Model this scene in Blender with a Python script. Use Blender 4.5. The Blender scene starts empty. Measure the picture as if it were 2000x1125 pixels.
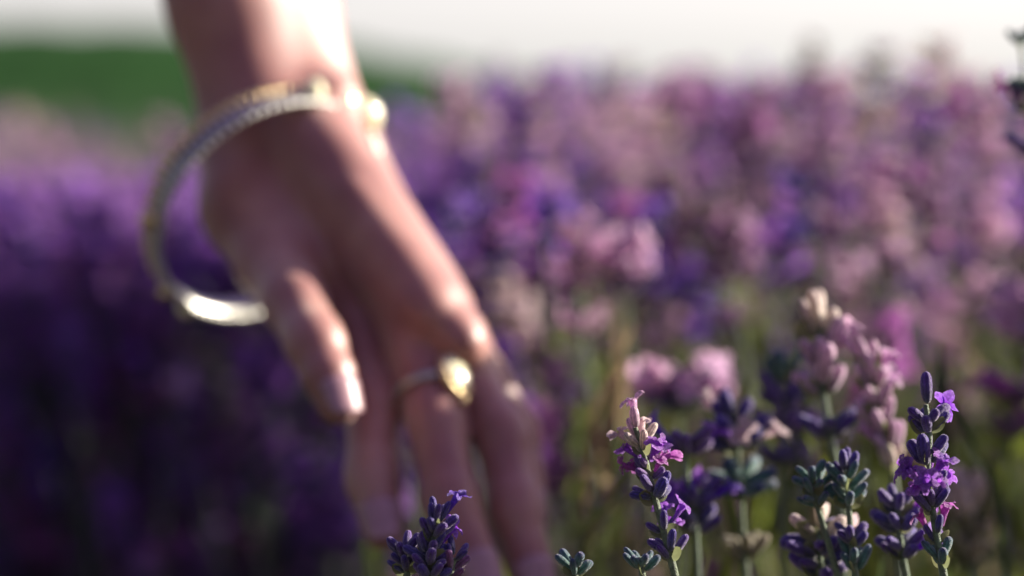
import bpy, math, random
import numpy as np
from mathutils import Vector, Matrix, Quaternion
random.seed(7); rng = np.random.default_rng(11)
S = bpy.context.scene
COL = S.collection
# ------------------------------------------------------------------ camera
CAMZ, PITCH, FPX = 0.80, math.radians(4.7), 4722.0
cam_d = bpy.data.cameras.new('camera'); cam = bpy.data.objects.new('camera', cam_d); COL.objects.link(cam)
cam_d.lens = 85; cam_d.sensor_width = 36; cam_d.clip_start = 0.05; cam_d.clip_end = 3000
cam.location = (0, 0, CAMZ); cam.rotation_euler = (math.pi/2 - PITCH, 0, 0)
cam_d.dof.use_dof = True; cam_d.dof.focus_distance = 0.62; cam_d.dof.aperture_fstop = 5.2
S.camera = cam
S.render.resolution_x, S.render.resolution_y = 1024, 576
FW = Vector((0, math.cos(PITCH), -math.sin(PITCH))); UP = Vector((0, math.sin(PITCH), math.cos(PITCH))); RT = Vector((1, 0, 0))
def P(px, py, d):
    """the point of the place seen at photo pixel (px, py), d metres out along the view axis"""
    return Vector((0, 0, CAMZ)) + FW*d + RT*((px-1000)/FPX*d) + UP*((562.5-py)/FPX*d)
# ------------------------------------------------------------------ light
SUN_AZ, SUN_EL = math.radians(71), math.radians(22)
W = bpy.data.worlds.new('World'); S.world = W; W.use_nodes = True
nt = W.node_tree; nt.nodes.clear()
o_ = nt.nodes.new('ShaderNodeOutputWorld'); bg = nt.nodes.new('ShaderNodeBackground')
sky = nt.nodes.new('ShaderNodeTexSky'); sky.sky_type = 'NISHITA'; sky.sun_disc = False
sky.sun_elevation = SUN_EL; sky.sun_rotation = SUN_AZ; sky.dust_density = 3.0; sky.air_density = 1.0
bg2 = nt.nodes.new('ShaderNodeBackground'); add = nt.nodes.new('ShaderNodeAddShader')
bg.inputs['Strength'].default_value = 0.016
# bright even haze: paler and a little warmer towards the horizon
tc = nt.nodes.new('ShaderNodeTexCoord'); sx = nt.nodes.new('ShaderNodeSeparateXYZ'); rp = nt.nodes.new('ShaderNodeValToRGB')
rp.color_ramp.elements[0].position = 0.0; rp.color_ramp.elements[0].color = (0.375, 0.372, 0.36, 1)
rp.color_ramp.elements[1].position = 1.0; rp.color_ramp.elements[1].color = (0.14, 0.088, 0.235, 1)
e = rp.color_ramp.elements.new(0.04); e.color = (0.47, 0.452, 0.455, 1)
e = rp.color_ramp.elements.new(0.15); e.color = (0.15, 0.13, 0.18, 1)
e = rp.color_ramp.elements.new(0.45); e.color = (0.085, 0.054, 0.155, 1)
# haze glows more on the sun's side of the sky than opposite it
dt = nt.nodes.new('ShaderNodeVectorMath'); dt.operation = 'DOT_PRODUCT'; dt.inputs[1].default_value = (math.sin(SUN_AZ), math.cos(SUN_AZ), 0)
mr = nt.nodes.new('ShaderNodeMapRange'); mr.inputs['From Min'].default_value = -1; mr.inputs['To Min'].default_value = 0.17; mr.inputs['To Max'].default_value = 1.0
nt.links.new(tc.outputs['Generated'], dt.inputs[0]); nt.links.new(dt.outputs['Value'], mr.inputs['Value'])
nt.links.new(tc.outputs['Generated'], sx.inputs[0]); nt.links.new(sx.outputs['Z'], rp.inputs[0])
nt.links.new(rp.outputs[0], bg2.inputs['Color']); nt.links.new(mr.outputs[0], bg2.inputs['Strength'])
nt.links.new(sky.outputs[0], bg.inputs[0]); nt.links.new(bg.outputs[0], add.inputs[0]); nt.links.new(bg2.outputs[0], add.inputs[1])
nt.links.new(add.outputs[0], o_.inputs[0])
sd = bpy.data.lights.new('sun', 'SUN'); sun = bpy.data.objects.new('sun', sd); COL.objects.link(sun)
sd.energy = 5.0; sd.angle = math.radians(0.6); sd.color = (1.0, 0.90, 0.76)
SV = Vector((math.cos(SUN_EL)*math.sin(SUN_AZ), math.cos(SUN_EL)*math.cos(SUN_AZ), math.sin(SUN_EL)))
sun.rotation_euler = SV.to_track_quat('Z', 'Y').to_euler(); sun.location = SV*20
S.view_settings.view_transform = 'Standard'; S.view_settings.look = 'None'
S.view_settings.exposure = 1.4; S.view_settings.gamma = 1.0; S.view_settings.use_curve_mapping = False
S.cycles.use_denoising = True; S.cycles.max_bounces = 8; S.cycles.transparent_max_bounces = 8
S.cycles.sample_clamp_indirect = 6
# ------------------------------------------------------------------ helpers
def tag(o, label=None, cat=None, group=None, kind=None):
    for k, v in (('label', label), ('category', cat), ('group', group), ('kind', kind)):
        if v: o[k] = v
    return o
def link(name, mesh, parent=None, mat=None):
    o = bpy.data.objects.new(name, mesh); COL.objects.link(o)
    if parent: o.parent = parent
    if mat and mesh and not mesh.materials: mesh.materials.append(mat)
    return o
def empty(name, loc):
    o = bpy.data.objects.new(name, None); COL.objects.link(o); o.location = loc; o.empty_display_size = 0.02
    return o
def mesh_np(name, V, F, C=None, smooth=True):
    """V (n,3), F list of tuples or (m,k) array, C (n,3) per vertex pigment colour"""
    me = bpy.data.meshes.new(name)
    if isinstance(F, np.ndarray):
        m, k = F.shape
        me.vertices.add(len(V)); me.vertices.foreach_set('co', np.asarray(V, np.float32).ravel())
        me.loops.add(m*k); me.loops.foreach_set('vertex_index', F.astype(np.int32).ravel())
        me.polygons.add(m); me.polygons.foreach_set('loop_start', np.arange(0, m*k, k, dtype=np.int32))
        me.update(calc_edges=True)
    else:
        me.from_pydata([tuple(v) for v in V], [], F)
    if smooth: me.polygons.foreach_set('use_smooth', [True]*len(me.polygons))
    if C is not None:
        at = me.color_attributes.new('Col', 'FLOAT_COLOR', 'POINT')
        at.data.foreach_set('color', np.hstack([C, np.ones((len(C), 1))]).astype(np.float32).ravel())
    me.update(); return me
def mat(name): 
    m = bpy.data.materials.new(name); m.use_nodes = True
    return m, m.node_tree, m.node_tree.nodes['Principled BSDF']
def noise(n, scale, detail=4, coord='Object'):
    t = n.nodes.new('ShaderNodeTexCoord'); x = n.nodes.new('ShaderNodeTexNoise')
    x.inputs['Scale'].default_value = scale; x.inputs['Detail'].default_value = detail
    n.links.new(t.outputs[coord], x.inputs['Vector']); return x
def ramp(n, src, stops):
    r = n.nodes.new('ShaderNodeValToRGB'); el = r.color_ramp.elements
    el[0].position, el[0].color = stops[0][0], (*stops[0][1], 1); el[1].position, el[1].color = stops[-1][0], (*stops[-1][1], 1)
    for p, c in stops[1:-1]: q = el.new(p); q.color = (*c, 1)
    n.links.new(src, r.inputs[0]); return r
def bump(n, bs, src, strength, dist):
    b = n.nodes.new('ShaderNodeBump'); b.inputs['Strength'].default_value = strength; b.inputs['Distance'].default_value = dist
    n.links.new(src, b.inputs['Height']); n.links.new(b.outputs[0], bs.inputs['Normal'])
# ------------------------------------------------------------------ materials
def plant_mat(name, transl, sheen, rough=0.6, nscale=900):
    m, n, b = mat(name)
    a = n.nodes.new('ShaderNodeVertexColor'); a.layer_name = 'Col'
    x = noise(n, nscale, 3); mul = n.nodes.new('ShaderNodeMix'); mul.data_type = 'RGBA'; mul.blend_type = 'MULTIPLY'
    mul.inputs[0].default_value = 1.0
    r = ramp(n, x.outputs[0], [(0.3, (0.60, 0.58, 0.60)), (0.7, (1.3, 1.3, 1.3))])
    n.links.new(a.outputs[0], mul.inputs[6]); n.links.new(r.outputs[0], mul.inputs[7])
    oi = n.nodes.new('ShaderNodeObjectInfo'); hs = n.nodes.new('ShaderNodeHueSaturation')
    mp = n.nodes.new('ShaderNodeMapRange'); mp.inputs['To Min'].default_value = 0.485; mp.inputs['To Max'].default_value = 0.52
    n.links.new(oi.outputs['Random'], mp.inputs['Value']); n.links.new(mp.outputs[0], hs.inputs['Hue'])
    n.links.new(mul.outputs[2], hs.inputs['Color'])
    n.links.new(hs.outputs[0], b.inputs['Base Color'])
    b.inputs['Roughness'].default_value = rough
    b.inputs['Sheen Weight'].default_value = sheen; b.inputs['Sheen Roughness'].default_value = 0.4
    b.inputs['Sheen Tint'].default_value = (0.95, 0.88, 1.0, 1)
    hz = noise(n, nscale*3.2, 2); bump(n, b, hz.outputs[0], 0.9, 0.0005)
    t = n.nodes.new('ShaderNodeBsdfTranslucent'); n.links.new(hs.outputs[0], t.inputs[0])
    mx = n.nodes.new('ShaderNodeMixShader'); mx.inputs[0].default_value = transl
    o = n.nodes['Material Output']
    n.links.new(b.outputs[0], mx.inputs[1]); n.links.new(t.outputs[0], mx.inputs[2]); n.links.new(mx.outputs[0], o.inputs[0])
    return m
M_calyx = plant_mat('calyx_fuzz', 0.32, 0.9)
M_petal = plant_mat('petal', 0.45, 0.1, 0.5, 1500)
M_stem = plant_mat('stem_green', 0.1, 0.3)
M_mass = plant_mat('lavender_mass', 0.35, 0.3, 0.6, 60)
M_leaf = plant_mat('grey_green_leaf', 0.45, 0.0, 0.7, 200)
M_leaf.node_tree.nodes['Principled BSDF'].inputs['Specular IOR Level'].default_value = 0.15

def skin_mat():
    m, n, b = mat('skin')
    x = noise(n, 34, 5); r = ramp(n, x.outputs[0], [(0.32, (0.25, 0.085, 0.075)), (0.5, (0.34, 0.145, 0.12)), (0.68, (0.42, 0.22, 0.18))])
    n.links.new(r.outputs[0], b.inputs['Base Color']); b.inputs['Roughness'].default_value = 0.48
    b.inputs['Coat Weight'].default_value = 0.7; b.inputs['Coat Roughness'].default_value = 0.5; b.inputs['Sheen Weight'].default_value = 0.3; b.inputs['Sheen Roughness'].default_value = 0.5; b.inputs['Sheen Tint'].default_value = (1, .92, .85, 1)
    b.inputs['Subsurface Weight'].default_value = 0.35; b.inputs['Subsurface Radius'].default_value = (1.0, 0.3, 0.15)
    b.inputs['Subsurface Scale'].default_value = 0.006
    y = noise(n, 900, 3); bump(n, b, y.outputs[0], 0.2, 0.0003)
    return m
M_skin = skin_mat()
def simple(name, col, rough, metal=0, coat=0, nsc=300, var=0.15, bm=0.2, bd=0.0003):
    m, n, b = mat(name); x = noise(n, nsc, 3)
    r = ramp(n, x.outputs[0], [(0.3, tuple(c*(1-var) for c in col)), (0.7, tuple(min(1, c*(1+var)) for c in col))])
    n.links.new(r.outputs[0], b.inputs['Base Color']); b.inputs['Roughness'].default_value = rough
    b.inputs['Metallic'].default_value = metal; b.inputs['Coat Weight'].default_value = coat
    bump(n, b, x.outputs[0], bm, bd); return m
M_nail = simple('fingernail', (0.38, 0.22, 0.25), 0.38, 0, 0.35)
M_silver = simple('brushed_silver', (0.56, 0.56, 0.52), 0.4, 1.0)
M_gold = simple('pale_gold', (0.80, 0.64, 0.36), 0.3, 1.0)
M_gem = simple('pale_yellow_gem', (0.95, 0.88, 0.58), 0.12, 0.0, 1.0)
M_dark = simple('oxidised_silver', (0.25, 0.22, 0.2), 0.4, 1.0)

# ------------------------------------------------------------------ the setting
def ground_z(x, y):
    # earth banked up under each row; rows run away from the camera
    return 0.06*np.cos((x-ROWX)/ROWP*2*math.pi)
ROWX, ROWP = 0.15, 2.6
def build_ground():
    xs = np.concatenate([np.linspace(-900, -14, 20), np.linspace(-12, 12, 161), np.linspace(14, 900, 20)])
    ys = np.concatenate([np.linspace(-60, -2, 8), np.linspace(-1, 12, 70), np.linspace(13, 60, 40), np.linspace(80, 1500, 12)])
    X, Y = np.meshgrid(xs, ys, indexing='ij')
    Z = np.where((abs(X) < 12.5) & (Y < 60), 0.06*np.cos((X-ROWX)/ROWP*2*math.pi), 0.0) + 0.012*np.sin(X*23.1+Y*7)*np.cos(Y*17.3)
    V = np.stack([X, Y, Z], -1).reshape(-1, 3); nx, ny = X.shape
    i, j = np.meshgrid(np.arange(nx-1), np.arange(ny-1), indexing='ij'); a = (i*ny+j).ravel()
    F = np.stack([a, a+ny, a+ny+1, a+1], 1)
    m, n, b = mat('field_soil'); x = noise(n, 3.0, 8)
    r = ramp(n, x.outputs[0], [(0.3, (0.055, 0.04, 0.028)), (0.5, (0.10, 0.075, 0.05)), (0.7, (0.09, 0.10, 0.04))])
    n.links.new(r.outputs[0], b.inputs['Base Color']); b.inputs['Roughness'].default_value = 0.95; b.inputs['Specular IOR Level'].default_value = 0.05
    bump(n, b, x.outputs[0], 0.8, 0.03)
    return tag(link('ground', mesh_np('ground', V, F), None, m), kind='structure')
build_ground()
def build_hill():
    """low green ridge closing the field; its crest falls from left to right"""
    n1, n2 = 220, 14
    xs = np.linspace(-160, 160, n1); t = np.linspace(0, 1, n2)
    V = []
    for x in xs:
        crest = 5.3 - 0.18*(x+20) if x > -20 else 5.3 + 0.01*(-x-20)
        crest = max(crest, 0.45 + 0.08*math.sin(x*0.13)) + 0.10*math.sin(x*0.9)+0.07*math.sin(x*2.3+1)
        for q in t:
            V.append((x, 118+q*60, crest*math.sin(q*math.pi/2)**0.6 - 0.02))
    F = np.array([(i*n2+j, (i+1)*n2+j, (i+1)*n2+j+1, i*n2+j+1) for i in range(n1-1) for j in range(n2-1)])
    m, n, b = mat('hill_grass'); x = noise(n, 0.35, 8)
    r = ramp(n, x.outputs[0], [(0.3, (0.010, 0.038, 0.009)), (0.7, (0.022, 0.074, 0.016))])
    n.links.new(r.outputs[0], b.inputs['Base Color']); b.inputs['Roughness'].default_value = 0.95; b.inputs['Specular IOR Level'].default_value = 0.05
    bump(n, b, x.outputs[0], 1.0, 0.6)
    return tag(link('hill', mesh_np('hill', np.array(V), F), None, m), kind='structure')
build_hill()
def build_meadow():
    m, n, b = mat('meadow_grass'); x = noise(n, 0.8, 8)
    r = ramp(n, x.outputs[0], [(0.3, (0.012, 0.038, 0.010)), (0.7, (0.026, 0.072, 0.018))])
    n.links.new(r.outputs[0], b.inputs['Base Color']); b.inputs['Roughness'].default_value = 0.95; b.inputs['Specular IOR Level'].default_value = 0.05; bump(n, b, x.outputs[0], 1.0, 0.2)
    xs = np.linspace(-160, 160, 161); ys = np.concatenate([np.linspace(11.6, 40, 40), np.linspace(42, 125, 40)])
    X, Y = np.meshgrid(xs, ys, indexing='ij'); Z = -.15 + .24*np.clip((Y-11.6)/1.5, 0, 1) + np.clip((Y-11.6)/100, 0, 1)*.35 + .03*np.sin(X*1.7+Y)*np.cos(Y*.9)
    V = np.stack([X, Y, Z], -1).reshape(-1, 3); ny = X.shape[1]; i, j = np.meshgrid(np.arange(160), np.arange(ny-1), indexing='ij'); a = (i*ny+j).ravel()
    tag(link('meadow', mesh_np('meadow', V, np.stack([a, a+ny, a+ny+1, a+1], 1)), None, m), kind='structure')
build_meadow()

# ------------------------------------------------------------------ hand and arm (signed distance field -> one surface)
def rcone(G, a, b, r1, r2):
    """distance to a tapered capsule"""
    a = np.array(a); b = np.array(b); X, Y, Z = G
    d = b-a; L2 = float(d@d)
    t = np.clip(((X-a[0])*d[0] + (Y-a[1])*d[1] + (Z-a[2])*d[2])/L2, 0, 1)
    return np.sqrt((X-a[0]-t*d[0])**2 + (Y-a[1]-t*d[1])**2 + (Z-a[2]-t*d[2])**2) - (r1+(r2-r1)*t)
def smin(a, b, k):
    h = np.maximum(k-np.abs(a-b), 0)/k
    return np.minimum(a, b) - h*h*h*k/6
def chain(G, pts, rs, k=0.006):
    f = None
    for i in range(len(pts)-1):
        g = rcone(G, pts[i], pts[i+1], rs[i], rs[i+1]); f = g if f is None else smin(f, g, k)
    return f
def axis_pts(lo, hi, flo, fhi, fine, coarse):
    a = list(np.arange(lo, flo, coarse)); b = list(np.arange(flo, fhi, fine)); c = list(np.arange(fhi, hi, coarse))
    return np.array(a+b+c)
FINGERS = {  # (px, py, depth, radius mm) from knuckle to tip
    'index':  [(662, 520, .860, 11.5), (704, 650, .842, 9.6), (730, 785, .822, 9.6), (728, 930, .804, 8.8), (748, 1032, .793, 7.2)],
    'middle': [(762, 540, .842, 11.0), (812, 680, .823, 9.8), (852, 825, .806, 9.6), (880, 980, .789, 8.8), (940, 1130, .776, 7.2)],
    'ring':   [(834, 600, .824, 9.6), (912, 730, .821, 9.2), (978, 850, .811, 9.0), (1006, 990, .797, 8.3), (1046, 1140, .785, 7.0)],
    'little': [(896, 655, .820, 8.0), (952, 745, .828, 8.0), (1006, 840, .829, 7.7), (1020, 930, .820, 7.0), (1036, 1000, .812, 5.8)],
    'thumb':  [(534, 515, .848, 11.5), (576, 592, .822, 10.6), (614, 668, .801, 9.5), (642, 735, .791, 8.4), (660, 790, .786, 6.8)]}
def build_person():
    ax = axis_pts(-0.40, 0.06, -0.135, 0.035, 0.0017, 0.008)
    ay = axis_pts(0.70, 1.12, 0.735, 0.93, 0.0017, 0.008)
    az = axis_pts(0.60, 1.47, 0.63, 0.89, 0.0017, 0.008)
    G = np.meshgrid(ax.astype(np.float32), ay.astype(np.float32), az.astype(np.float32), indexing='ij')
    mm = 0.001
    # forearm: two bones side by side, wider than deep
    wr, wu = P(500, 245, .884), P(620, 250, .898)
    er, eu = P(455, 0, .90) + Vector((-.055, .045, .19)), P(545, 0, .905) + Vector((-.03, .055, .19))
    mr, mu = P(434, 0, .892), P(548, 0, .912)
    arm = smin(chain(G, [wr, mr, er], [19.5*mm, 18.5*mm, 33*mm], .02), chain(G, [wu, mu, eu], [19.5*mm, 18.5*mm, 33*mm], .02), 0.032)
    sh = (er+eu)/2 + Vector((-.12, .06, .27))
    arm = smin(arm, rcone(G, (er+eu)/2, sh, 36*mm, 48*mm), 0.03)
    palm = None
    heads = {k: P(*v[0][:3]) for k, v in FINGERS.items()}
    wrs = {'index': P(505, 300, .894), 'middle': P(555, 285, .882), 'ring': P(598, 285, .870), 'little': P(630, 295, .862)}
    for k in wrs:
        r2 = {'index': 12.0, 'middle': 12.0, 'ring': 11.5, 'little': 8.0}[k]
        g = rcone(G, wrs[k], heads[k], (12*mm if k == 'little' else 15*mm), r2*mm); palm = g if palm is None else smin(palm, g, 0.008)
        g = rcone(G, wrs[k]+FW*.006, heads[k]+FW*.011-(heads[k]-wrs[k])*.12, 15*mm, 11*mm); palm = smin(palm, g, 0.012)
    # ball of the thumb and web
    palm = smin(palm, chain(G, [P(490, 300, .884), P(492, 405, .872), P(533, 512, .850)], [18*mm, 17.5*mm, 12.5*mm], .012), 0.012)
    palm = smin(palm, rcone(G, P(560, 420, .870), P(585, 530, .850), 14*mm, 10*mm), 0.018)
    palm = smin(palm, rcone(G, P(682, 300, .900), P(872, 620, .872), 12*mm, 8*mm), 0.010)
    palm = smin(palm, rcone(G, P(660, 300, .886), P(880, 635, .855), 11.5*mm, 8.5*mm), 0.008)
    body = smin(arm, palm, 0.016)
    # knuckle bumps and extensor tendons on the back of the hand
    for k, r in (('index', 7.5), ('middle', 8), ('ring', 7.5), ('little', 6.8)):
        h = heads[k] - FW*.0065
        body = smin(body, rcone(G, h, h+(heads[k]-wrs[k])*.04, r*mm, r*mm), 0.007)
        w = wrs[k]-FW*.012
        body = smin(body, rcone(G, w+(h-w)*.25, h, 4.5*mm, 4.8*mm), 0.008)
    # ulnar styloid (wrist bump)
    u = P(650, 225, .878); body = smin(body, rcone(G, u, u+Vector((0, .002, .006)), 10*mm, 9*mm), 0.012)
    total = None
    for k, v in FINGERS.items():
        pts = [P(*q[:3]) for q in v]; rs = [q[3]*mm for q in v]
        f = chain(G, pts, rs, .004)
        # joint swellings
        for i in ((1, 3) if k == 'thumb' else (2, 3)):
            if k == 'thumb' and i == 3: i = 2
            d = (pts[i]-pts[i-1]).normalized()*.003
            f = smin(f, rcone(G, pts[i]-d-FW*.0015, pts[i]+d-FW*.0008, rs[i]*.99, rs[i]*.99), .004)
        f = smin(body, f, 0.012 if k == 'thumb' else 0.009)
        total = f if total is None else np.minimum(total, f)
    Fd = total
    inside = Fd < 0
    s = inside
    corners = [(i, j, k) for i in (0, 1) for j in (0, 1) for k in (0, 1)]
    nx, ny, nz = Fd.shape
    cnt = np.zeros((nx-1, ny-1, nz-1), np.int8)
    for (i, j, k) in corners: cnt += s[i:nx-1+i, j:ny-1+j, k:nz-1+k]
    act = (cnt > 0) & (cnt < 8); ci, cj, ck = np.nonzero(act)
    idx = -np.ones(act.shape, np.int64); idx[ci, cj, ck] = np.arange(len(ci))
    acc = np.zeros((len(ci), 3)); num = np.zeros(len(ci))
    for A in corners:
        for d in range(3):
            if A[d]: continue
            B = list(A); B[d] = 1
            fa = Fd[ci+A[0], cj+A[1], ck+A[2]]; fb = Fd[ci+B[0], cj+B[1], ck+B[2]]
            c = (fa < 0) != (fb < 0); t = np.where(c, fa/np.where(c, fa-fb, 1), 0)
            for e in range(3): acc[:, e] += np.where(c, A[e] + (t if e == d else 0), 0)
            num += c
    acc /= num[:, None]
    def mp(a, i, f): return a[i] + (a[i+1]-a[i])*f
    V = np.stack([mp(ax, ci, acc[:, 0]), mp(ay, cj, acc[:, 1]), mp(az, ck, acc[:, 2])], 1)
    quads = []
    for d in range(3):
        e, f = [(1, 2), (2, 0), (0, 1)][d]
        sl0 = [slice(1, -1)]*3; sl1 = [slice(1, -1)]*3
        sl0[d] = slice(0, -1); sl1[d] = slice(1, None)
        a = inside[tuple(sl0)]; b = inside[tuple(sl1)]
        ii = np.nonzero(a != b); off = [1, 1, 1]; off[d] = 0
        c = [ii[q]+off[q] for q in range(3)]
        def cell(de, df):
            p = [c[0].copy(), c[1].copy(), c[2].copy()]; p[e] = p[e]-de; p[f] = p[f]-df
            return idx[p[0], p[1], p[2]]
        q = np.stack([cell(1, 1), cell(0, 1), cell(0, 0), cell(1, 0)], 1)
        fl = ~a[ii]; q[fl] = q[fl][:, ::-1]; quads.append(q)
    Q = np.concatenate(quads); Q = Q[(Q >= 0).all(1)]
    root = empty('person', V[V[:, 2].argmin()].tolist()); 
    root.location = P(560, 250, .89)
    tag(root, 'bare left arm and hand of a person reaching down into the lavender', 'person')
    V -= np.array(root.location)
    me = mesh_np('body', V, Q)
    link('body', me, root, M_skin)
    # nails
    for k, v in FINGERS.items():
        a, b = P(*v[-2][:3]), P(*v[-1][:3]); ax_ = (b-a).normalized()
        dors = -FW*1.0 + UP*.25 + (RT*.55 if k == 'thumb' else RT*.12); dors = (dors-ax_*dors.dot(ax_)).normalized()
        side = ax_.cross(dors); R = v[-1][3]*mm*1.0
        wd = 0.95; Ln = R*1.55; VV = []; FF = []
        for layer in (0, 1):
            for i in range(7):
                u = i/6
                for j in range(7):
                    th = (j/6*2-1)*wd*(1-.12*u**3)
                    rr = R*(1.16-0.16*u) + (0.0004 if layer else -0.0006) + .0004
                    along = -R*.75 + Ln*u + (R*.28*(1-(j/3-1)**2) if u > .7 else 0) - (R*.2*(1-(j/3-1)**2) if u < .2 else 0)
                    VV.append(b + ax_*along + dors*(rr*math.cos(th)*(1-.1*u)) + side*(rr*math.sin(th)))
        for i in range(6):
            for j in range(6):
                q = i*7+j; FF.append((q+49, q+50, q+57, q+56)); FF.append((q, q+7, q+8, q+1))
        bd = [(0, j) for j in range(7)]+[(i, 6) for i in range(1, 7)]+[(6, j) for j in range(5, -1, -1)]+[(i, 0) for i in range(5, 0, -1)]
        for q in range(len(bd)):
            a1 = bd[q][0]*7+bd[q][1]; c1 = bd[(q+1) % len(bd)]; c1 = c1[0]*7+c1[1]; FF.append((a1, c1, c1+49, a1+49))
        link('fingernail', mesh_np('fingernail', [vv-root.location for vv in VV], FF), root, M_nail)
    return root
build_person()

# ------------------------------------------------------------------ jewellery
def frame_mesh(name, sect, centers, bas, closed=True):
    """sweep section points (a,b) along centers with bases (n1,n2)"""
    n, m = len(centers), len(sect); V = []; F = []
    for c, (n1, n2) in zip(centers, bas):
        for a, b in sect: V.append(c + n1*a + n2*b)
    for i in range(n if closed else n-1):
        for j in range(m):
            F.append((i*m+j, ((i+1) % n)*m+j, ((i+1) % n)*m+(j+1) % m, i*m+(j+1) % m))
    return V, F
def ball(c, r, seg=10, rings=7, sc=(1, 1, 1), R=None):
    V = []; F = []
    for i in range(rings+1):
        ph = math.pi*i/rings
        for j in range(seg):
            th = 2*math.pi*j/seg; p = Vector((math.sin(ph)*math.cos(th)*sc[0], math.sin(ph)*math.sin(th)*sc[1], math.cos(ph)*sc[2]))*r
            if R: p = R @ p
            V.append(c+p)
    for i in range(rings):
        for j in range(seg): F.append((i*seg+j, (i+1)*seg+j, (i+1)*seg+(j+1) % seg, i*seg+(j+1) % seg))
    return V, F
def build_bracelet():
    C = P(517, 400, .880); R = .0448
    u = (RT*-.697 - UP*.717).normalized(); nn = (RT*-.717 + UP*.697).normalized()
    tilt = math.radians(51); v = (nn*math.cos(tilt) - FW*math.sin(tilt)).normalized(); w = u.cross(v).normalized()
    root = empty('bracelet', C); tag(root, 'loose silver and pale gold bangle with roped edge around the wrist', 'bracelet')
    N = 96; cs = []; bs = []
    for i in range(N):
        t = 2*math.pi*i/N; rad = u*math.cos(t)+v*math.sin(t)
        cs.append(rad*R); bs.append((rad, w))
    sect = [(-.0007, -.0040), (.0005, -.0044), (.0012, -.0033), (.0016, 0), (.0012, .0033), (.0005, .0044), (-.0007, .0040), (-.0009, 0)]
    V, F = frame_mesh('band', sect, cs, bs); link('band', mesh_np('band', V, F), root, M_silver)
    # twisted rope edge: one bead after another along both rims
    for sgn in (-1, 1):
        V = []; F = []; nb = 76
        for i in range(nb):
            t = 2*math.pi*(i+.5)/nb; rad = u*math.cos(t)+v*math.sin(t); tang = -u*math.sin(t)+v*math.cos(t)
            Rm = Matrix((rad, (tang*.8+w*.6).normalized(), (w*.8-tang*.6).normalized())).transposed()
            v2, f2 = ball(rad*(R+.0010)+w*.0046*sgn, .0017, 7, 5, (1, 1.0, 1.5), Rm); k = len(V); V += v2; F += [tuple(q+k for q in f) for f in f2]
        link('rope_edge', mesh_np('rope_edge', V, F), root, M_gold if sgn > 0 else M_silver)
    # dark engraved slots between ridges on the outer face
    V = []; F = []
    for i in range(84):
        t = 2*math.pi*i/84; rad = u*math.cos(t)+v*math.sin(t); tang = -u*math.sin(t)+v*math.cos(t)
        Rm = Matrix((rad, tang, w)).transposed()
        v2, f2 = ball(rad*(R+.0015), .0008, 6, 4, (.7, 1.1, 3.6), Rm); k = len(V); V += v2; F += [tuple(q+k for q in f) for f in f2]
    link('engraved_ridge', mesh_np('engraved_ridge', V, F), root, M_dark)
    for ang, r, m_ in ((185, .0076, M_gem), (152, .0042, M_gem), (50, .0036, M_gold), (-10, .0040, M_gem), (6, .0030, M_gold), (172, .0040, M_gold)):
        t = math.radians(ang); rad = u*math.cos(t)+v*math.sin(t)
        V, F = ball(rad*(R+.0030), r, 16, 10); link('stud', mesh_np('stud', V, F), root, m_)
build_bracelet()
def build_ring():
    a, b = P(812, 680, .823), P(852, 825, .806); ax_ = (b-a).normalized(); c = a+(b-a)*.60
    dors = (-FW - ax_*(-FW).dot(ax_)).normalized(); side = dors.cross(ax_).normalized()
    if side.x < 0: side = -side
    R = .0108; root = empty('finger_ring', c); tag(root, 'silver ring with a large pale yellow oval stone on the finger', 'ring')
    N = 48; cs = []; bs = []
    for i in range(N):
        t = 2*math.pi*i/N; rad = side*math.cos(t)+dors*math.sin(t); cs.append(rad*R); bs.append((rad, ax_))
    sect = [(-.0005, -.0013), (.0006, -.0014), (.0010, 0), (.0006, .0014), (-.0005, .0013)]
    V, F = frame_mesh('band', sect, cs, bs); link('band', mesh_np('band', V, F), root, M_silver)
    t = math.radians(30); rad = side*math.cos(t)+dors*math.sin(t); tang = -side*math.sin(t)+dors*math.cos(t)
    Rm = Matrix((rad, tang, ax_)).transposed()
    V, F = ball(rad*(R+.0022), .0060, 20, 12, (.5, .98, 1.25), Rm); link('gemstone', mesh_np('gemstone', V, F), root, M_gem)
    cs = []; bs = []
    for i in range(40):
        q = 2*math.pi*i/40; e1 = tang*(.0064*math.cos(q)) + ax_*(.0082*math.sin(q)); n1 = e1.normalized(); cs.append(rad*(R+.0016)+e1); bs.append((n1, rad))
    V, F = frame_mesh('bezel', [(.0009*math.cos(z), .0013*math.sin(z)) for z in np.linspace(0, 2*math.pi, 9)[:-1]], cs, bs)
    link('bezel', mesh_np('bezel', V, F), root, M_gold)
    for s_ in (-1, 1):
        V, F = ball(rad*(R+.0016)+ax_*.0108*s_, .0018, 12, 8); link('bead', mesh_np('bead', V, F), root, M_gold)
build_ring()

# ------------------------------------------------------------------ lavender building blocks (unit: metres, +Z outward)
PAL = {  # calyx base, calyx tip, petal
 'indigo':  ((.10, .15, .10), (.10, .055, .34), (.24, .06, .70)),
 'violet':  ((.15, .15, .16), (.19, .09, .38), (.42, .11, .74)),
 'pink':    ((.34, .29, .28), (.78, .52, .70), (.88, .54, .82)),
 'magenta': ((.20, .14, .16), (.26, .09, .28), (.56, .13, .56)),
 'cream':   ((.46, .44, .30), (.84, .70, .62), (.86, .66, .70)),
 'lilac':   ((.24, .19, .32), (.30, .17, .56), (.52, .20, .84)),  # violet lightened in the pigment, in place of missing fill light at left
 'mauve':   ((.24, .19, .17), (.32, .18, .30), (.50, .23, .50)),
 'green':   ((.11, .27, .20), (.05, .08, .24), (.20, .12, .40)),
 'olive':   ((.22, .24, .10), (.34, .30, .18), (.45, .28, .42))}
STEMC = (.15, .21, .12)
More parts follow.
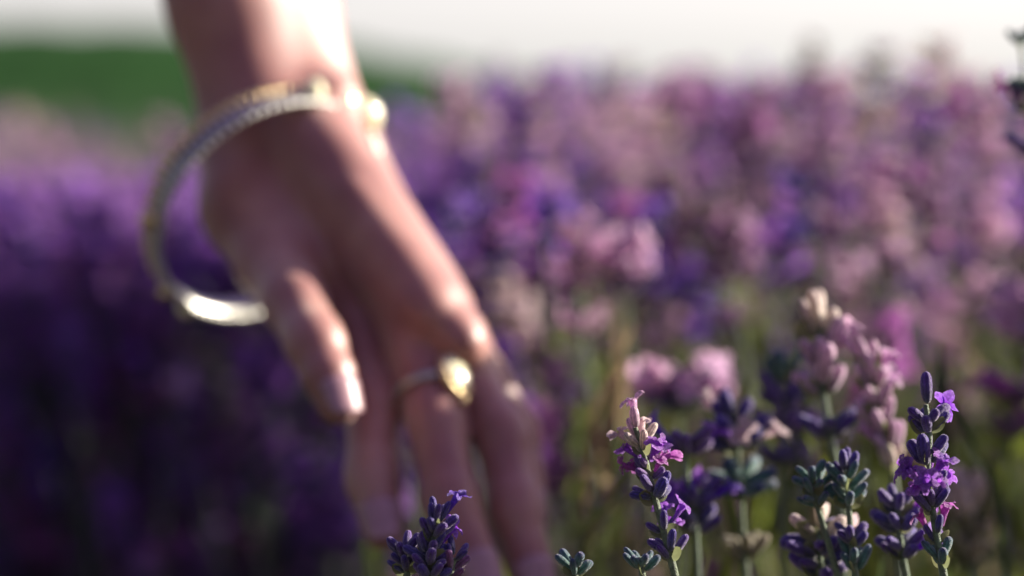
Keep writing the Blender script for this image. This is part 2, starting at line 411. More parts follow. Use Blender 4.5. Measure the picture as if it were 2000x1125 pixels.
def lathe(prof, seg, ribs=0.0, bend=0.0):
    V = []; F = []; T = []
    for i, (z, r) in enumerate(prof):
        for j in range(seg):
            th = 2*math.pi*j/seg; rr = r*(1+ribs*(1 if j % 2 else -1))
            V.append((rr*math.cos(th)+bend*z*z*80, rr*math.sin(th), z)); T.append(i/(len(prof)-1))
    for i in range(len(prof)-1):
        for j in range(seg): F.append((i*seg+j, i*seg+(j+1) % seg, (i+1)*seg+(j+1) % seg, (i+1)*seg+j))
    F.append(tuple(range((len(prof)-1)*seg, len(prof)*seg)))
    return V, F, T
def mixc(a, b, t): return tuple(a[i]+(b[i]-a[i])*t for i in range(3))
def calyx_geo(pal, L=.0058, seg=14, fine=True, bend=0.1, fat=1.0):
    w = .00108*fat
    prof = [(0, .3*w), (.10*L, .75*w), (.32*L, 1.0*w), (.62*L, 1.05*w), (.84*L, .92*w), (.95*L, .62*w), (L, .18*w)] if fine else [(0, .4*w), (.35*L, 1.1*w), (.8*L, 1.0*w), (L, .25*w)]
    V, F, T = lathe(prof, seg, .15 if fine else 0, bend)
    cb, ct, _ = PAL[pal]
    C = [mixc(cb, ct, min(1, t*1.7) if pal != 'green' else max(0, t-.35)*1.5) for t in T]
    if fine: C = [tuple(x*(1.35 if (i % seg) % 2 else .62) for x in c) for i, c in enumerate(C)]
    return V, F, C
def corolla_geo(pal, L=.0075, fine=True, seed=0):
    """two-lipped lavender flower: narrow tube, two upper and three lower lobes"""
    r_ = random.Random(seed)
    seg = 8 if fine else 5
    V, F, T = lathe([(0, .0005), (.35*L, .0008), (.72*L, .0013), (.75*L, .0008)], seg)
    F = F[:-1]; pc = PAL[pal][2]; C = [mixc(tuple(x*.8 for x in pc), pc, t) for t in T]
    for th, ln, wd, up in ((60, .0038, .0030, .62), (120, .0038, .0030, .62), (205, .0027, .0019, .2), (270, .0031, .0022, .05), (335, .0027, .0019, .2)):
        a = math.radians(th+r_.uniform(-8, 8)); er = Vector((math.cos(a), math.sin(a), 0)); et = Vector((-er.y, er.x, 0)); k = len(V)
        m = 5; 
        for i in range(m):
            u = i/(m-1); out = .0009 + ln*(u**1.1)*(1-up*.35); z = .72*L + ln*(up*u - .35*u*u*(1.2-up)) + r_.uniform(-.0001, .0001)
            hw = wd*.5*(0.35+.65*math.sin(math.pi*min(.95, .12+.72*u)))*(.6 if u > .95 else 1)
            for s in (-1, 0, 1):
                V.append(tuple(er*out + et*(s*hw) + Vector((0, 0, z + (.0005 if s else 0)*(1-u) + r_.uniform(-.00042, .00042)))))
                C.append(tuple(x*.72 for x in mixc(pc, tuple(x*.8+.1 for x in pc), u)) if s == 0 else mixc(pc, tuple(x*.72+.20 for x in pc), u))
        for i in range(m-1):
            for s in (0, 1):
                q = k+i*3+s; F.append((q, q+1, q+4, q+3))
    return V, F, C
def to_mesh(name, geo, m):
    me = mesh_np(name, geo[0], geo[1], np.array(geo[2])); me.materials.append(m); return me
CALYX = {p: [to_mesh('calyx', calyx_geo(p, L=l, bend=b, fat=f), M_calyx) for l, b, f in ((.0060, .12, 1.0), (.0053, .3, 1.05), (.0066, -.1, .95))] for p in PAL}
PETAL = {p: [to_mesh('corolla', corolla_geo(p, seed=s), M_petal) for s in range(3)] for p in PAL}
def tube_geo(pts, rs, seg, col):
    V = []; F = []; C = []
    n = len(pts)
    for i, p in enumerate(pts):
        t = (pts[min(i+1, n-1)]-pts[max(i-1, 0)]).normalized(); a = t.cross(Vector((0.3, 1, .1))).normalized(); b = t.cross(a)
        for j in range(seg):
            th = 2*math.pi*j/seg; V.append(tuple(p + (a*math.cos(th)+b*math.sin(th))*rs[i])); C.append(col)
    for i in range(n-1):
        for j in range(seg): F.append((i*seg+j, i*seg+(j+1) % seg, (i+1)*seg+(j+1) % seg, (i+1)*seg+j))
    F.append(tuple(range((n-1)*seg, n*seg)))
    return V, F, C
def leaf_geo(L, wd, col, curl):
    V = []; F = []; C = []
    for i in range(7):
        u = i/6; hw = wd*.5*math.sin(math.pi*(.08+.9*u))**.6; x = curl*L*u*u
        for s in (-1, 0, 1):
            V.append((x + (0 if s else -.0003), s*hw, L*u)); C.append(mixc(col, (col[0]*1.2, col[1]*1.2, col[2]), u))
    for i in range(6):
        for s in (0, 1): q = i*3+s; F.append((q, q+1, q+4, q+3))
    return V, F, C
LEAF = [to_mesh('leaf', leaf_geo(.030, .0028, (.13, .19, .12), c), M_leaf) for c in (.2, .45, -.1)]
BRACT = to_mesh('bract', leaf_geo(.0045, .0036, (.20, .22, .12), .3), M_leaf)
def spline(pts, n=8):
    out = []
    for i in range(len(pts)-1):
        p0 = pts[max(i-1, 0)]; p1 = pts[i]; p2 = pts[i+1]; p3 = pts[min(i+2, len(pts)-1)]
        for k in range(n):
            t = k/n
            out.append(.5*((2*p1)+(-p0+p2)*t+(2*p0-5*p1+4*p2-p3)*t*t+(-p0+3*p1-3*p2+p3)*t*t*t))
    out.append(pts[-1]); return out
def put(name, me, root, loc, d, roll, sc):
    o = link(name, me, root); o.location = loc
    q = d.to_track_quat('Z', 'Y') @ Quaternion((0, 0, 1), roll); o.rotation_mode = 'QUATERNION'; o.rotation_quaternion = q
    w = sc*random.uniform(.82, 1.1); o.scale = (w, w*random.uniform(.9, 1.05), sc); return o
SPKS = []
def hero(label, d, path, whorls, base_dx=0.03, group='lavender sprigs in the foreground', seed=0, leaves=1, thick=.0009):
    """path: photo points of the stem from tip downwards; whorls: (py, n calyxes, calyx palette, n flowers, petal palette, size, openness)"""
    r = random.Random(seed)
    pts = [P(x, y, d) for x, y in path]
    low = pts[-1]; dirn = (pts[-1]-pts[-2]).normalized()
    g = Vector((low.x + base_dx, low.y + .04, 0.02)); mid = low + dirn*.06; mid2 = mid.lerp(g, .5); 
    full = [g, mid2, mid] + pts[::-1]
    sp = spline(full, 8); root = empty('lavender_sprig', g); loc = root.location.copy()
    tag(root, label, 'lavender', group)
    n = len(sp); rs = [thick*(1.5-.75*i/(n-1)) for i in range(n)]
    me = to_mesh('stem', tube_geo([p-loc for p in sp], rs, 7, STEMC), M_stem); link('stem', me, root)
    spv = spline(pts[::-1], 24)
    def proj(p):
        q = p-Vector((0, 0, CAMZ)); return 562.5 - q.dot(UP)/q.dot(FW)*FPX
    for (py, nc, cp, nf, pp, sz, op) in whorls:
        i = min(range(len(spv)), key=lambda k: abs(proj(spv[k])-py)); c = spv[i]-loc
        ax_ = (spv[min(i+2, len(spv)-1)]-spv[max(i-2, 0)]).normalized()
        a = ax_.cross(Vector((0, 1, .2))).normalized(); b = ax_.cross(a)
        ph = r.uniform(0, 6.28)
        for k in range(nc):
            th = ph + 2*math.pi*k/nc + r.uniform(-.25, .25); rad = a*math.cos(th)+b*math.sin(th)
            t = op*r.uniform(.75, 1.15); tier = (k % 2)*.0016*sz
            dd = (ax_*math.cos(t)+rad*math.sin(t)).normalized()
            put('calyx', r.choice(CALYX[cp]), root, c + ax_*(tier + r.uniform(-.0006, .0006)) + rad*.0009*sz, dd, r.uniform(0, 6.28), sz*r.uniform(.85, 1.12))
        for k in range(nf):
            th = r.uniform(0, 6.28) if nf > 2 else r.choice([-.4, 2.8, 4.0])+r.uniform(-.5, .5); rad = a*math.cos(th)+b*math.sin(th); t = op*r.uniform(.8, 1.2)
            dd = (ax_*math.cos(t)+rad*math.sin(t)).normalized()
            put('corolla', r.choice(PETAL[pp]), root, c + ax_*r.uniform(0, .002) + rad*.0016*sz + dd*.002*sz, dd, r.uniform(0, 6.28), (min(sz, 1.25) if d < .85 else sz)*r.uniform(.9, 1.15))
        for k in range(2 if nc > 2 else 0):
            th = ph+k*math.pi; rad = a*math.cos(th)+b*math.sin(th)
            put('bract', BRACT, root, c-ax_*.0006, (ax_*.55+rad).normalized(), r.uniform(0, 1), sz)
    for k in range(leaves):
        q = sp[int(n*(.12+.1*k))]-loc; put('leaf', LEAF[k % 3], root, q, Vector((r.uniform(-1, 1), r.uniform(-1, 1), 1.6)).normalized(), r.uniform(0, 6), 1)
    SPKS.append(root); return root
I_, V_, K_, G_, R_, O_ = 'indigo', 'violet', 'pink', 'green', 'cream', 'olive'
hero('sharp indigo lavender sprig at the bottom edge in front of the fingertips', .612, [(852, 1020), (846, 1060), (842, 1085), (838, 1140)],
     [(1026, 5, I_, 1, I_, .9, .35), (1050, 7, I_, 0, V_, .95, .75), (1088, 6, I_, 1, I_, 1.0, .6), (1112, 8, I_, 0, I_, 1.0, .95), (1135, 6, I_, 0, I_, 1.0, .9)], seed=3)
hero('small indigo budding sprig left of the sharp sprig before the fingertips', .618, [(790, 1068), (793, 1100), (800, 1150)],
     [(1085, 6, I_, 0, V_, .95, .75), (1115, 6, I_, 0, I_, .95, .85)], seed=4)
hero('half dark budding sprig at the bottom edge, right of the sharp sprig', .615, [(888, 1090), (880, 1120), (872, 1160)],
     [(1100, 4, I_, 0, K_, .9, .55), (1125, 5, 'magenta', 0, K_, .95, .8)], seed=5)
hero('lavender sprig with pink tip flower and bright purple open flowers mid right', .628, [(1240, 835), (1254, 875), (1268, 930), (1282, 985), (1300, 1050), (1322, 1140)],
     [(848, 2, K_, 1, K_, 1.0, .35), (880, 4, R_, 2, R_, 1.0, .7), (912, 3, V_, 5, V_, .85, .9), (932, 3, V_, 5, 'magenta', .85, 1.1), (972, 7, I_, 0, V_, 1.1, 1.0), (1040, 3, I_, 3, V_, .9, .8), (1085, 6, I_, 1, V_, 1.0, .7)], seed=6)
hero('tall dark sprig with a single bud on top and a purple flower, far right', .615, [(1808, 790), (1815, 850), (1812, 930), (1822, 1000), (1832, 1060), (1846, 1140)],
     [(782, 1, I_, 0, V_, 1.35, .1), (838, 7, I_, 1, I_, 1.15, 1.05), (902, 5, I_, 0, V_, 1.3, .7), (945, 3, I_, 6, V_, .9, .8), (965, 3, I_, 4, V_, .85, 1.1), (995, 8, I_, 0, V_, 1.05, .9), (1055, 3, I_, 2, 'magenta', .9, .4), (1100, 4, G_, 0, V_, 1.0, .5)], seed=7)
hero('young teal green budding sprig, left of the pair near the right bottom', .650, [(1585, 935), (1592, 975), (1612, 1040), (1640, 1140)],
     [(945, 4, G_, 0, V_, .95, .7), (960, 6, G_, 0, V_, 1.0, .95), (985, 6, G_, 0, V_, .95, 1.15)], seed=8)
hero('young teal green budding sprig with blue tips, right of the pair', .648, [(1652, 925), (1656, 965), (1660, 1020), (1665, 1070), (1672, 1140)],
     [(925, 4, I_, 0, V_, .95, .5), (950, 6, G_, 0, V_, 1.05, .95), (985, 7, G_, 0, V_, 1.05, 1.0), (1062, 6, I_, 0, V_, 1.0, .9), (1110, 5, G_, 0, V_, 1.1, .5)], seed=9)
hero('soft blue whorled sprig with two bud tiers, between two sharper sprigs', .73, [(1432, 815), (1440, 870), (1446, 960), (1452, 1060), (1460, 1150)],
     [(830, 5, I_, 1, R_, 1.6, .6), (872, 7, I_, 3, R_, 1.9, 1.2), (962, 8, G_, 1, V_, 1.9, 1.2), (1090, 6, O_, 0, V_, 1.3, .8)], seed=10)
hero('pale pink budding sprig standing tallest of the near right sprigs', .725, [(1600, 632), (1603, 680), (1604, 740), (1622, 850), (1640, 950), (1650, 1150)],
     [(655, 4, R_, 0, K_, 1.8, .3), (708, 5, K_, 1, K_, 1.8, .6), (764, 4, K_, 0, K_, 1.9, .7), (850, 8, I_, 0, V_, 1.3, 1.1)], seed=11, thick=.0011)
hero('curved sprig thick with pink flowers right of the pale budding sprig', .72, [(1692, 695), (1704, 745), (1712, 790), (1732, 860), (1746, 920), (1760, 1150)],
     [(712, 3, K_, 1, K_, 1.25, .3), (752, 4, K_, 1, K_, 1.3, .5), (800, 5, K_, 1, K_, 1.3, .65), (845, 4, K_, 0, K_, 1.4, .45), (885, 5, K_, 1, K_, 1.35, .5), (920, 4, R_, 0, K_, 1.3, .4)], seed=12, thick=.0011)
hero('blurred bright pink flower head above the violet one, right of the ring', .88, [(1325, 720), (1322, 770), (1325, 860), (1335, 1150)],
     [(748, 5, K_, 6, K_, 1.7, 1.1), (775, 7, V_, 5, K_, 1.8, 1.3), (800, 6, I_, 0, V_, 1.5, 1.1)], seed=13)
hero('brightest blurred pink flower head standing alone in mid field', .98, [(1210, 495), (1212, 560), (1225, 650), (1260, 1150)],
     [(520, 5, K_, 5, K_, 1.7, .7), (548, 5, K_, 4, K_, 1.6, 1.0), (572, 6, V_, 2, K_, 1.4, 1.1)], seed=14)
hero('cream and dark blue sprig low in front of the teal green pair', .665, [(1600, 1035), (1602, 1090), (1606, 1160)],
     [(1045, 4, R_, 0, R_, 1.6, 1.0), (1085, 8, I_, 1, R_, 1.7, 1.3), (1120, 7, I_, 0, V_, 1.5, 1.2)], seed=15)
hero('dried cream seed head right of the tall dark sprig', .80, [(1888, 965), (1892, 1030), (1900, 1150)],
     [(985, 5, R_, 0, R_, 1.9, .5), (1020, 7, R_, 0, R_, 1.9, .6), (1060, 6, O_, 0, R_, 1.8, .7), (1100, 5, O_, 0, R_, 1.8, .7)], seed=16)
hero('tiny teal green bud tip just above the bottom edge beside the hand', .615, [(1122, 1100), (1124, 1125), (1128, 1170)],
     [(1118, 6, G_, 0, V_, .9, .7)], seed=17)
hero('blue green budding tip at the bottom edge below the pink tipped sprig', .612, [(1250, 1088), (1254, 1120), (1262, 1170)],
     [(1112, 7, G_, 0, V_, .95, .9)], seed=18)
hero('deep violet soft sprig behind and right of the pink tipped sprig', .71, [(1340, 860), (1342, 930), (1356, 1000), (1365, 1150)],
     [(885, 7, V_, 2, I_, 1.3, 1.0), (1000, 6, I_, 5, I_, 1.5, .9), (1035, 6, I_, 0, V_, 1.4, 1.0)], seed=19)
hero('bright pink blurred flower head cut by the right picture edge', .90, [(2004, 590), (1996, 700), (1975, 850), (1965, 1150)],
     [(625, 5, K_, 4, K_, 1.8, .9), (665, 5, K_, 3, K_, 1.8, 1.0), (790, 5, 'magenta', 4, 'magenta', 1.6, 1.0), (850, 5, 'magenta', 2, 'magenta', 1.5, 1.0)], seed=20)
hero('tall sprig at the right picture edge with its tip against the sky', .80, [(1994, 70), (2008, 200), (2024, 330), (2060, 600), (2120, 1150)],
     [(95, 4, G_, 0, V_, 1.1, .6), (180, 6, G_, 1, 'magenta', 1.3, .9), (215, 4, 'magenta', 2, K_, 1.2, 1.0), (300, 8, I_, 1, I_, 1.4, 1.1)], seed=21)
hero('dark violet sprig low between the teal green pair and the tall dark sprig', .66, [(1752, 985), (1756, 1030), (1764, 1090), (1775, 1150)],
     [(1000, 6, I_, 0, V_, 1.2, .8), (1035, 7, I_, 1, V_, 1.3, 1.0), (1085, 8, I_, 1, I_, 1.3, 1.0)], seed=22)
hero('faint blue green sprig of thin buds behind the teal green pair', .80, [(1530, 690), (1526, 790), (1525, 900), (1530, 1150)],
     [(740, 6, G_, 0, V_, 1.5, .6), (800, 7, I_, 1, V_, 1.6, .8), (850, 7, V_, 1, V_, 1.6, .9), (905, 6, I_, 0, V_, 1.5, .8)], seed=23)


# ------------------------------------------------------------------ the rest of the row
def whorl_geo(pal, r, fine, nc, nf):
    V = []; F = []; C = []
    def addg(g, loc, d, sc):
        k = len(V); q = d.to_track_quat('Z', 'Y') @ Quaternion((0, 0, 1), r.uniform(0, 6.28))
        for v in g[0]: V.append(tuple(loc + (q @ (Vector(v)*sc))))
        F.extend(tuple(i+k for i in f) for f in g[1]); C.extend(g[2])
    ph = r.uniform(0, 6)
    for k in range(nc):
        th = ph+2*math.pi*k/nc + r.uniform(-.3, .3); rad = Vector((math.cos(th), math.sin(th), 0)); t = r.uniform(.5, 1.1)
        addg(calyx_geo(pal, seg=6 if fine else 4, fine=False), rad*.0009, (Vector((0, 0, 1))*math.cos(t)+rad*math.sin(t)), r.uniform(1.0, 1.35))
    for k in range(nf):
        th = r.uniform(0, 6.28); rad = Vector((math.cos(th), math.sin(th), 0)); t = r.uniform(.6, 1.2); d = Vector((0, 0, 1))*math.cos(t)+rad*math.sin(t)
        addg(corolla_geo(pal, fine=False, seed=k), rad*.0015+d*.002, d, r.uniform(1.0, 1.4))
    return V, F, C
def spike_spec(pal, r, fine):
    """stem with its foot at the origin, flower whorls near the top"""
    L = r.uniform(.34, .44); bend = r.uniform(.02, .07)
    def at(t): return Vector((bend*t*t, 0, L*t))
    parts = [('stem', tube_geo([at(t) for t in np.linspace(0, 1, 6)], [.0012, .0011, .001, .0009, .0008, .0006], 4, STEMC))]
    nw = r.choice([4, 5, 6]); z = L
    for k in range(nw):
        g = whorl_geo(pal, r, fine, 7 if k else 5, r.choice([0, 1, 2, 3]) if fine else r.choice([1, 2]))
        t = z/L; c = at(t); sc = (.8 + .35*math.sin(math.pi*(k+.7)/(nw+.5)))*1.15
        V = [tuple(c + Vector(v)*sc) for v in g[0]]
        parts.append(('flower_whorl', (V, g[1], g[2])))
        z -= r.uniform(.0075, .0105) if k < nw-2 else r.uniform(.010, .022)
    return parts
PALS = ['indigo', 'violet', 'pink', 'magenta', 'cream', 'olive', 'lilac', 'mauve']
specs = {p: [spike_spec(p, random.Random(100+i+10*k), True) for i in range(3)] for k, p in enumerate(PALS)}
lows = {p: [spike_spec(p, random.Random(300+i+10*k), False) for i in range(2)] for k, p in enumerate(PALS)}
meshes = {p: [[(nm, to_mesh(nm, g, M_stem if nm == 'stem' else M_petal)) for nm, g in sp] for sp in specs[p]] for p in PALS}
def top_h(x, y):
    """height of the flower canopy: a rounded bush top over each row, deep lanes between"""
    c = (x-ROWX+ROWP/2) % ROWP - ROWP/2
    h = 0.785*np.maximum(0, 1-(np.abs(c)/1.25)**3.4)
    return np.maximum(h, 0.0)
def pix(p):
    q = np.array(p)-np.array((0, 0, CAMZ)); d = q@np.array(FW); return 1000+q[0]/d*FPX, 562.5-(q@np.array(UP))/d*FPX, d
heads = []
def pick_pal(x, y, zrel, r):
    c = (x-ROWX+ROWP/2) % ROWP - ROWP/2
    if x < -.02*y: w = [2.5, 4, .35, 1.6, .1, .1, 9, .4]        # mostly the lightened violet, lifting the shaded left side by colour
    else: w = [3.6, 4.4, 1.9, 3.2, .7, 2.4, .9, 4]
    return r.choices(PALS, w)[0]
rr_ = random.Random(5)
for _ in range(90000):
    y = .35 + 5.0*rr_.random()**1.35; x = rr_.uniform(-.34*y-.25, .34*y+.9) if rr_.random() < .6 else rr_.uniform(-.28*y, .02*y)
    if len(heads) > 8500: break
    h = float(top_h(x, y))
    if h < .12: continue
    fl = x < -.02*y
    z = h*(1 - (.60 if fl else .32)*rr_.random()**(1.1 if fl else 1.6)) - .02 + rr_.gauss(0, .012)
    px, py, d = pix((x, y, z))
    inview = -100 < px < 2100 and -50 < py < 1250
    if d < .50 or (-900 < px < 650 and d < 1.5 and z > .3): continue
    if inview:
        if px < 1130 and d < (1.5 if px < 650 else 1.05): continue
        if px >= 1130 and d < (1.15 if py > 420 else .92): continue
        if px >= 1130 and d < 1.7 and py > 420 and rr_.random() < .5: continue
        if d < 1.15 and rr_.random() < .45: continue
    if x > -.1 and y < .86 and z > .655 and not inview: continue       # taller heads left out off frame so sun reaches the near sprigs
    if -.3*d-.2 < x < .3*d+.1 and d < .85 and z > .6: continue      # keep clear around the lens and the hand
    if px < 1000 and -100 < px and py < (205 if px < 500 else 170): continue
    heads.append((x, y, z, px, py, d, inview))
for _ in range(2600):
    d = 1.5 + 1.1*rr_.random(); px = rr_.uniform(-150, 760); py = rr_.uniform(330, 1250); p = P(px, py, d)
    if p.z < .2: continue
    heads.append((p.x, p.y, p.z, px, py, d, True))
for _ in range(150):  # unseen taller clump, added off frame to shade the fingers
    x = rr_.uniform(.25, .40); y = rr_.uniform(.84, .925); z = .846 + (x-.30)*.36 - abs(rr_.gauss(0, .05)); px, py, d = pix((x, y, z))
    if px > 2060: heads.append((x, y, z, px, py, d, False))
inv = sorted([h for h in heads if h[6]], key=lambda h: h[5]); indiv = inv[:275]; ids = set(id(h) for h in indiv)
rest = [h for h in heads if id(h) not in ids]
# tall spikes rising against the sky on the right, placed where they stand
tall = [(1590, 70, 1.55, 'olive'), (1585, 150, 1.5, 'magenta'), (1745, 75, 1.45, 'olive'), (1855, 60, 1.35, 'cream'), (1850, 140, 1.3, 'magenta'), (1330, 125, 1.7, 'pink'), (1345, 160, 1.6, 'magenta'), (970, 110, 2.3, 'olive'),
        (1700, 190, 1.5, 'cream'), (1230, 165, 1.6, 'indigo'), (1290, 140, 1.9, 'olive'), (1900, 190, 1.2, 'pink'), (1640, 200, 1.4, 'violet'), (1780, 150, 1.5, 'cream'), (1090, 165, 2.0, 'magenta'), (1150, 190, 1.8, 'pink'),
        (1705, 290, 1.12, 'pink'), (1775, 305, 1.10, 'magenta'), (1750, 400, 1.15, 'cream'), (990, 530, 1.15, 'cream'), (1365, 370, 1.3, 'olive'), (1210, 380, 1.25, 'magenta'), (1750, 600, 1.0, 'magenta'), (1620, 490, 1.1, 'pink'), (1820, 560, 1.05, 'pink'),
        (590, 870, 1.25, 'violet'), (570, 900, 1.32, 'violet'), (215, 950, 1.4, 'violet'), (300, 1040, 1.3, 'magenta'), (480, 670, 1.35, 'violet'), (120, 630, 1.6, 'violet'), (30, 640, 1.7, 'magenta'), (390, 1000, 1.5, 'violet'), (20, 960, 1.5, 'magenta'),
        (20, 215, 2.6, 'cream'), (90, 235, 2.7, 'pink'), (300, 225, 2.4, 'pink'), (340, 250, 2.3, 'magenta')]
r_t = random.Random(21)
for _ in range(70): tall.append((r_t.uniform(880, 2060), 195 - 85*r_t.random()**1.3, r_t.uniform(1.25, 2.4), r_t.choice(['pink', 'magenta', 'olive', 'violet', 'cream', 'indigo'])))
def orient(x, y, z, r):
    c = (x-ROWX+ROWP/2) % ROWP - ROWP/2
    lean = Vector((c*.55+r.gauss(0, .10), r.gauss(0, .16), 1)).normalized(); return lean
proto = {}
LAB = {'lilac': 'blurred bright lilac lavender spike in the field', 'mauve': 'blurred dusky mauve lavender spike in the field', 'indigo': 'blurred dark blue lavender spike in the field behind the hand and sprigs', 'violet': 'blurred violet lavender spike in the field behind the hand and sprigs',
       'pink': 'blurred light pink lavender spike in the field behind the hand and sprigs', 'magenta': 'blurred magenta lavender spike in the field behind the hand and sprigs',
       'cream': 'blurred cream coloured lavender spike in the field behind the hand and sprigs', 'olive': 'blurred olive brown lavender spike in the field behind the hand and sprigs'}
GRP = {'lilac': 'lilac', 'mauve': 'mauve', 'indigo': 'dark blue', 'violet': 'violet', 'pink': 'light pink', 'magenta': 'magenta', 'cream': 'cream', 'olive': 'olive brown'}
ZONES = {'shade': ('deep in the shaded left part of the row', 'in the shaded left part of the row'), 'far': ('behind the wrist and bangle at far left', 'behind the wrist at far left'),
         'mid': ('between the hand and the sharp sprigs', 'between the hand and the sharp sprigs'), 'low': ('low among the green stems at right', 'low among the stems at right'),
         'up': ('in the sunlit upper right of the field', 'in the sunlit upper right'), 'sky': ('rising in front of the pale sky', 'rising against the sky')}
def zone(x, y, z):
    px, py, d = pix((x, y, z))
    if py < 175: return 'sky'
    if px < 700: return 'far' if py < 330 else 'shade'
    if px < 1180: return 'mid'
    return 'low' if py > 560 else 'up'
COLN = {'lilac': 'bright lilac', 'mauve': 'dusky mauve', 'indigo': 'dark blue', 'violet': 'violet', 'pink': 'light pink', 'magenta': 'magenta', 'cream': 'cream coloured', 'olive': 'olive brown'}
def place_spike(x, y, z, pal, r):
    k = r.randrange(3); sp = specs[pal][k]; topv = Vector(max(sp[1][1][0], key=lambda v: v[2])); 
    q = orient(x, y, z, r).to_track_quat('Z', 'Y') @ Quaternion((0, 0, 1), r.uniform(0, 6.28))
    loc = Vector((x, y, z)) - q @ topv
    key = (pal, k)
    if key not in proto:
        root = empty('lavender_spike', loc); tag(root, LAB[pal], 'lavender spike', GRP[pal]+' spikes of the lavender row'); proto[key] = (root, [link(nm, me, root) for nm, me in meshes[pal][k]])
        root.rotation_mode = 'QUATERNION'
    else:
        r0, ch = proto[key]; root = r0.copy(); COL.objects.link(root)
        for c in ch: c2 = c.copy(); COL.objects.link(c2); c2.parent = root
    root.location = loc; root.rotation_quaternion = q; zn = ZONES[zone(x, y, z)]
    root['label'] = 'blurred %s lavender spike %s' % (COLN[pal], zn[0]); root['group'] = '%s spikes %s' % (COLN[pal], zn[1])
r = random.Random(9)
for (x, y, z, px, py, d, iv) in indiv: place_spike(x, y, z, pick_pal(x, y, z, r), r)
for (px, py, d, pal) in tall: p = P(px, py, d); place_spike(p.x, p.y, p.z, pal, r)
# the remaining spikes as one mass
def np_geo(parts):
    V = []; F = []; C = []
    for _, g in parts:
        k = len(V); V += g[0]; C += g[2]
        for f in g[1]:
            for i in range(1, len(f)-1): F.append((f[0]+k, f[i]+k, f[i+1]+k))
    return np.array(V), np.array(F), np.array(C)
LG = {p: [np_geo(s) for s in lows[p]] for p in PALS}
VA, FA, CA = [], [], []; off = 0
for (x, y, z, px, py, d, iv) in rest:
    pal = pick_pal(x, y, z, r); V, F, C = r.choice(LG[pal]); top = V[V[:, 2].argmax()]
    q = orient(x, y, z, r).to_track_quat('Z', 'Y') @ Quaternion((0, 0, 1), r.uniform(0, 6.28)); R = np.array(q.to_matrix())
    W_ = (V-top)@R.T + np.array((x, y, z)); VA.append(W_); FA.append(F+off); CA.append(C*r.uniform(.8, 1.2)); off += len(V)
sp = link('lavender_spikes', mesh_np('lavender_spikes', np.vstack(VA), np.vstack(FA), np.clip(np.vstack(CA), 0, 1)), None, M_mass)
tag(sp, 'dense mass of blurred purple and pink lavender spikes filling the rows', 'lavender', kind='stuff')
print('heads', len(heads), 'inview', len(inv), 'tris', sum(len(f) for f in FA))
# foliage: narrow grey-green leaves and bare stems under the flowers
def blades(n, yr, xr, Lr, wr, seed, colf, zf):
    g = np.random.default_rng(seed)
    y = yr[0] + (yr[1]-yr[0])*g.random(n)**1.3; x = xr(y, g.random(n)); h = top_h(x, y); ok = h > .1
    x, y, h = x[ok], y[ok], h[ok]; n = len(x)
    z = h*zf(g.random(n)); c = (x-ROWX+ROWP/2) % ROWP - ROWP/2
    D = np.stack([c*.5+g.normal(0, .38, n), g.normal(0, .38, n), np.ones(n)], 1); D /= np.linalg.norm(D, axis=1)[:, None]
    a = g.random(n)*2*math.pi; S_ = np.stack([np.cos(a), np.sin(a), np.zeros(n)], 1)
    L = g.uniform(*Lr, n)[:, None]; w = g.uniform(*wr, n)[:, None]; B = np.stack([x, y, z], 1); cv = np.cross(D, S_)*L*.18
    V = np.stack([B-S_*w*.3, B+S_*w*.3, B+D*L*.5+S_*w*.5+cv, B+D*L*.5-S_*w*.5+cv, B+D*L+cv*.2+S_*w*.1, B+D*L+cv*.2-S_*w*.1], 1).reshape(-1, 3)
    k = np.arange(n)[:, None]*6; F = np.concatenate([k+np.array([[0, 1, 2, 3]]), k+np.array([[3, 2, 4, 5]])])
    C = np.repeat(colf(g, n), 6, axis=0); return V, F, C
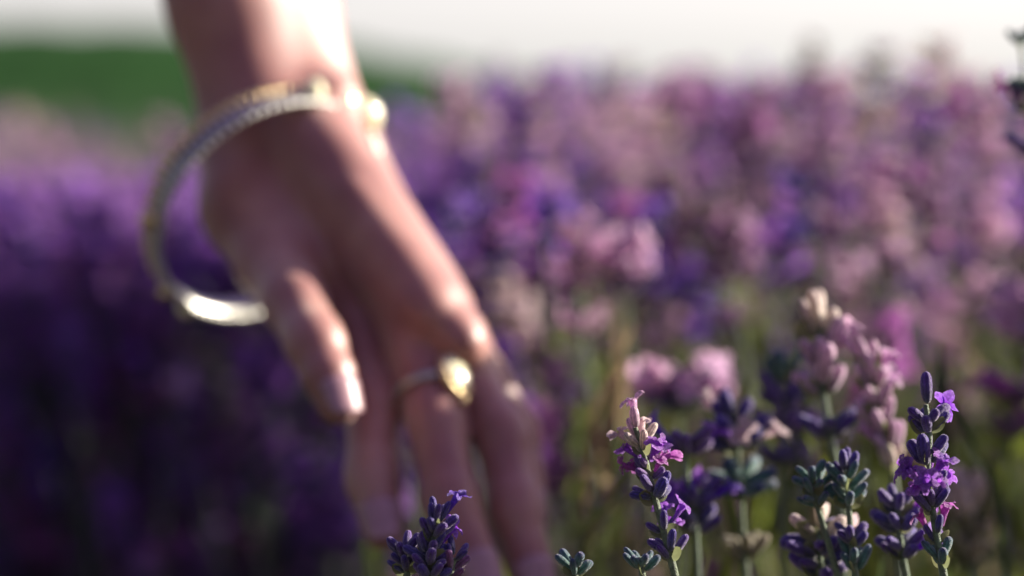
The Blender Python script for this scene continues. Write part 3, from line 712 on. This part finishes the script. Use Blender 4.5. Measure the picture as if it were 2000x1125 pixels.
def leafcol(g, n):
    t = g.random(n)[:, None]; dry = g.random(n)[:, None] < .14; return np.where(dry, np.array([[.34, .26, .15]]), 1)*np.where(dry, 1, 0) + np.where(dry, 0, 1)*(np.array([.06, .09, .035])*(1-t)+np.array([.23, .28, .04])*t)
def clear(V, F, C):
    # nothing grows between the lens and the subject
    Q = V.reshape(-1, 6, 3); m = Q[:, 4]; d = (m-np.array((0, 0, CAMZ)))@np.array(FW); px = 1000+m[:, 0]/np.maximum(d, .01)*FPX; py = 562.5-((m-np.array((0, 0, CAMZ)))@np.array(UP))/np.maximum(d, .01)*FPX
    lim = np.where(px < 650, 1.45, np.where(px < 1130, 1.0, .74)); bad = (d < lim) & (px > -500) & (px < 2500) & (py < 1400) | ((m[:, 1] < .45) & (abs(m[:, 0]) < .3) & (m[:, 2] > .3))
    bad |= (px > -400) & (px < 700) & (py > 330) & (d < 2.6) & (rng.random(len(px)) < .995)
    k = np.nonzero(~bad)[0]; n = len(k); V2 = Q[k].reshape(-1, 3); C2 = C.reshape(-1, 6, 3)[k].reshape(-1, 3)
    b = np.arange(n)[:, None]*6; return V2, np.concatenate([b+np.array([[0, 1, 2, 3]]), b+np.array([[3, 2, 4, 5]])]), C2
V, F, C = clear(*blades(90000, (.3, 7), lambda y, u: -.4*y-.4 + u*(.8*y+1.6), (.03, .075), (.0035, .007), 3, leafcol, lambda u: .10+.74*u**.7))
tag(link('lavender_leaves', mesh_np('lavender_leaves', V, F, C), None, M_leaf), 'narrow grey green leaves and stalks filling the lavender bushes', 'leaves', kind='stuff')
# far rows: the same bushes seen as ridges of tufts
def far_col(g, n):
    pal = np.array([(.16, .07, .30), (.26, .13, .36), (.36, .22, .36), (.20, .20, .10), (.33, .27, .22)]); return pal[g.integers(0, len(pal), n)]
V, F, C = blades(60000, (5, 11), lambda y, u: -.45*y-2 + u*(.9*y+4), (.05, .12), (.010, .022), 4, far_col, lambda u: .15+.66*u**.5)
tag(link('far_lavender_rows', mesh_np('far_lavender_rows', V, F, C), None, M_mass), 'far lavender rows running towards the green meadow', 'lavender', kind='stuff')
